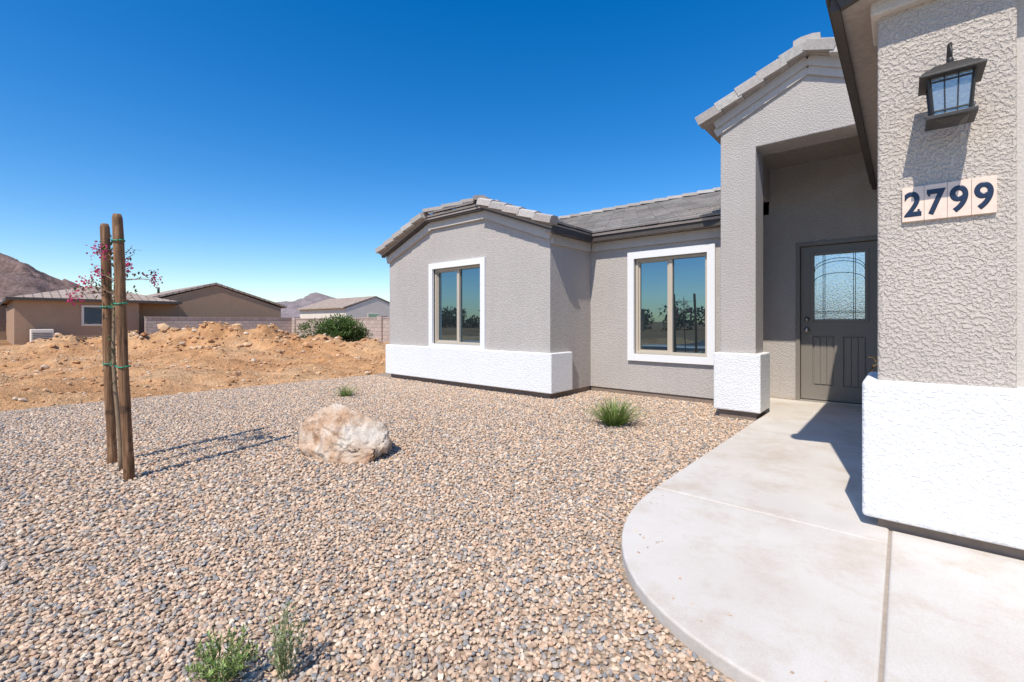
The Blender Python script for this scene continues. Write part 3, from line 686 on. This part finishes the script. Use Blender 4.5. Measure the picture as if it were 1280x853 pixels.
def gable_x(name,x0,x1,y0,y1,z0,z1,wall,par,o=.4):
    ym=(y0+y1)/2
    prism(name+'_ends',[(y0,z0),(y1,z0),(ym,z1-.05)],x0,x1,'X',wall,par)
    t_=.13
    for k,(ya) in enumerate((y0-o,y1+o)):
        za=z0-.0
        pmesh(name+'_slope%d'%k,[(x0-.08,ya,za),(x1+.08,ya,za),(x1+.08,ym,z1),(x0-.08,ym,z1),(x0-.08,ya,za+t_),(x1+.08,ya,za+t_),(x1+.08,ym,z1+t_),(x0-.08,ym,z1+t_)],[(0,1,2,3),(7,6,5,4),(0,4,5,1),(1,5,6,2),(2,6,7,3),(3,7,4,0)],M_rt,par)
def nwin(name,x,y0,y1,z0,z1,par):
    boxes(name+'_trim',[(x,x+.05,y0-.1,y0,z0-.1,z1+.1),(x,x+.05,y1,y1+.1,z0-.1,z1+.1),(x,x+.05,y0,y1,z1,z1+.1),(x,x+.05,y0,y1,z0-.1,z0)],M_cream,par)
    box(name+'_pane',x-.01,x+.02,y0,y1,z0,z1,M_glass,par)
NB=empty('brown_house')
box('west_walls',-44,-33,1.0,5.8,-.3,2.3,M_brown,NB); hip('hip_roof',-44,-33,1.0,7.5,2.3,3.25,NB)
nwin('window',-33,3.5,4.4,1.0,1.9,NB)
box('gable_walls',-46,-34,5.8,14,-.3,2.12,M_brown,NB); gable_x('gable_roof',-46,-34,5.8,14,2.12,3.55,M_brown,NB)
tube('roof_vent',[(-37,7.5,3.0),(-37,7.5,3.38)],.07,M_black,NB)
AC=empty('air_conditioner',(-32.2,1.9,0))
box('cabinet',-32.6,-31.9,1.5,2.3,-.1,.75,M_cream,AC,.03); boxes('grille',[(-31.9,-31.885,1.56,2.24,.0+i*.09,.04+i*.09) for i in range(7)],M_fascia,AC)
NC=empty('tan_house')
box('walls',-58,-45,-8,1.0,-.3,2.4,M_brown,NC); hip('roof',-58,-45,-8,1.0,2.4,3.6,NC); nwin('window',-45,-3,-1.8,.9,2,NC)
ND=empty('cream_house')
box('walls',-62,-50,28,36,-.3,2.75,M_cream,ND); gable_x('roof',-62,-50,28,36,2.75,4.25,M_cream,ND); nwin('window',-50,31,32.4,1,2.1,ND)
NE=empty('cream_house')
box('walls',-84,-70,40,52,-.3,2.8,M_cream,NE); hip('roof',-84,-70,40,52,2.8,4.6,NE)
NF=empty('tan_house')
box('walls',-40,-24,-40,-30,-.3,2.6,M_brown,NF); hip('roof',-40,-24,-40,-30,2.6,4.4,NF)
boxes('garage_door',[(-30,-25.5,-29.98,-29.94,0,2.2)],M_cream,NF)

def tree_mass():
    V=[];F=[];C=[]
    for i in range(64):
        x=-140+i*2.6+random.uniform(-2,2); y=-56+random.uniform(-10,10); h=random.uniform(1.8,4.8)
        for k in range(12):
            c=Vector((x+random.gauss(0,1.4),y+random.gauss(0,1.3),h*random.uniform(.1,.8))); r=random.uniform(.7,1.3)
            for j in range(50):
                d=rv(); g=random.uniform(.6,1.2); leaf(V,F,C,c+d*r*random.uniform(.4,1),d+rv(),Vector((0,0,1)),.6,.4,(.045*g,.06*g,.03*g,1))
        for j in range(4):
            k=len(V); a=j*math.pi/2
            V+=[Vector((x+.15*math.cos(a),y+.15*math.sin(a),-.1)),Vector((x+.15*math.cos(a+1.57),y+.15*math.sin(a+1.57),-.1)),Vector((x+.08*math.cos(a+1.57),y+.08*math.sin(a+1.57),h*.6)),Vector((x+.08*math.cos(a),y+.08*math.sin(a),h*.6))]
            F.append((k,k+1,k+2,k+3)); C+=[(.12,.08,.05,1)]*4
    pmesh('distant_trees',V,F,M_leaf,cols=C)
tree_mass()

def mountain(name,cx_,cy_,rad,h,col1,col2,seed,n=110):
    V=[];F=[]
    for j in range(n):
        for i in range(n):
            x=cx_+(i/(n-1)*2-1)*rad; y=cy_+(j/(n-1)*2-1)*rad
            u=(x-cx_)/rad; v=(y-cy_)/rad; r=math.sqrt(u*u+v*v)
            f=max(0,1-r)**.8
            nn=noise.ridged_multi_fractal(Vector((u*2.2+seed,v*2.2,seed)),1.0,2.0,6,1.0,2.0)
            V.append((x,y,-3+h*f*(.55+.45*min(1.6,nn)/1.2)*1.25))
    for j in range(n-1):
        for i in range(n-1): k=j*n+i; F.append((k,k+1,k+n+1,k+n))
    m,nt,b=newmat(name+'_rock'); vv=objvec(nt); a=noise_tex(nt,.03,8,.7,vv); s=noise_tex(nt,.2,5,.7,vv)
    c=ramp(nt,a,[(.35,col1),(.65,col2)]); c=mixc(nt,.8,c,ramp(nt,s,[(.35,.6),(.6,1.15)]),'MULTIPLY')  # rock tones as passed in; the farther ridges have distance haze in them
    nt.links.new(c,b.inputs['Base Color']); b.inputs['Roughness'].default_value=1; b.inputs['Specular IOR Level'].default_value=.05
    nt.links.new(bump(nt,s,.8,3),b.inputs['Normal'])
    pmesh(name,V,F,m,None,True)
mountain('mountain',-1225,0,235,96,(.15,.105,.09),(.28,.19,.165),3)
mountain('mountain',-1900,925,360,92,(.22,.18,.18),(.30,.25,.25),8)  # farther ridge: haze put into the rock colour, paler and greyer
mountain('mountain',-2100,650,280,72,(.25,.21,.22),(.33,.29,.30),12)  # farthest ridge, painted hazier still

# ------------------------------------------------------------ world, sun, camera
W=bpy.data.worlds.new('World'); S.world=W; W.use_nodes=True; nt=W.node_tree
sk=nt.nodes.new('ShaderNodeTexSky'); sk.sky_type='NISHITA'; sk.sun_disc=False
EL=math.radians(54); AZ=math.atan2(.22,-1.0)
sk.sun_elevation=EL; sk.sun_rotation=AZ; sk.altitude=400; sk.air_density=1.05; sk.dust_density=.5; sk.ozone_density=2.6
hs=nt.nodes.new('ShaderNodeHueSaturation'); hs.inputs['Hue'].default_value=.505; hs.inputs['Saturation'].default_value=1.45; hs.inputs['Value'].default_value=1.22
nt.links.new(sk.outputs[0],hs.inputs['Color']); nt.links.new(hs.outputs[0],nt.nodes['Background'].inputs[0])
nt.nodes['Background'].inputs[1].default_value=.145
sun=bpy.data.lights.new('sun','SUN'); sun.energy=5.0; sun.angle=math.radians(.5); sun.color=(1,.935,.84)
so=bpy.data.objects.new('sun',sun); COL.objects.link(so)
dv=Vector((-.22,1,0)).normalized()*math.cos(EL); dv.z=-math.sin(EL)
so.rotation_euler=dv.to_track_quat('-Z','Y').to_euler(); so.location=(5,-10,20)
cam=bpy.data.cameras.new('camera'); cam.lens=16; cam.sensor_width=36; cam.clip_end=6000; cam.clip_start=.02; cam.shift_y=-.0184
co=bpy.data.objects.new('camera',cam); COL.objects.link(co); co.location=(0,0,1.1); co.rotation_euler=(math.radians(90),0,math.radians(40.7))
S.camera=co
S.view_settings.view_transform='Standard'; S.view_settings.look='None'; S.view_settings.exposure=0
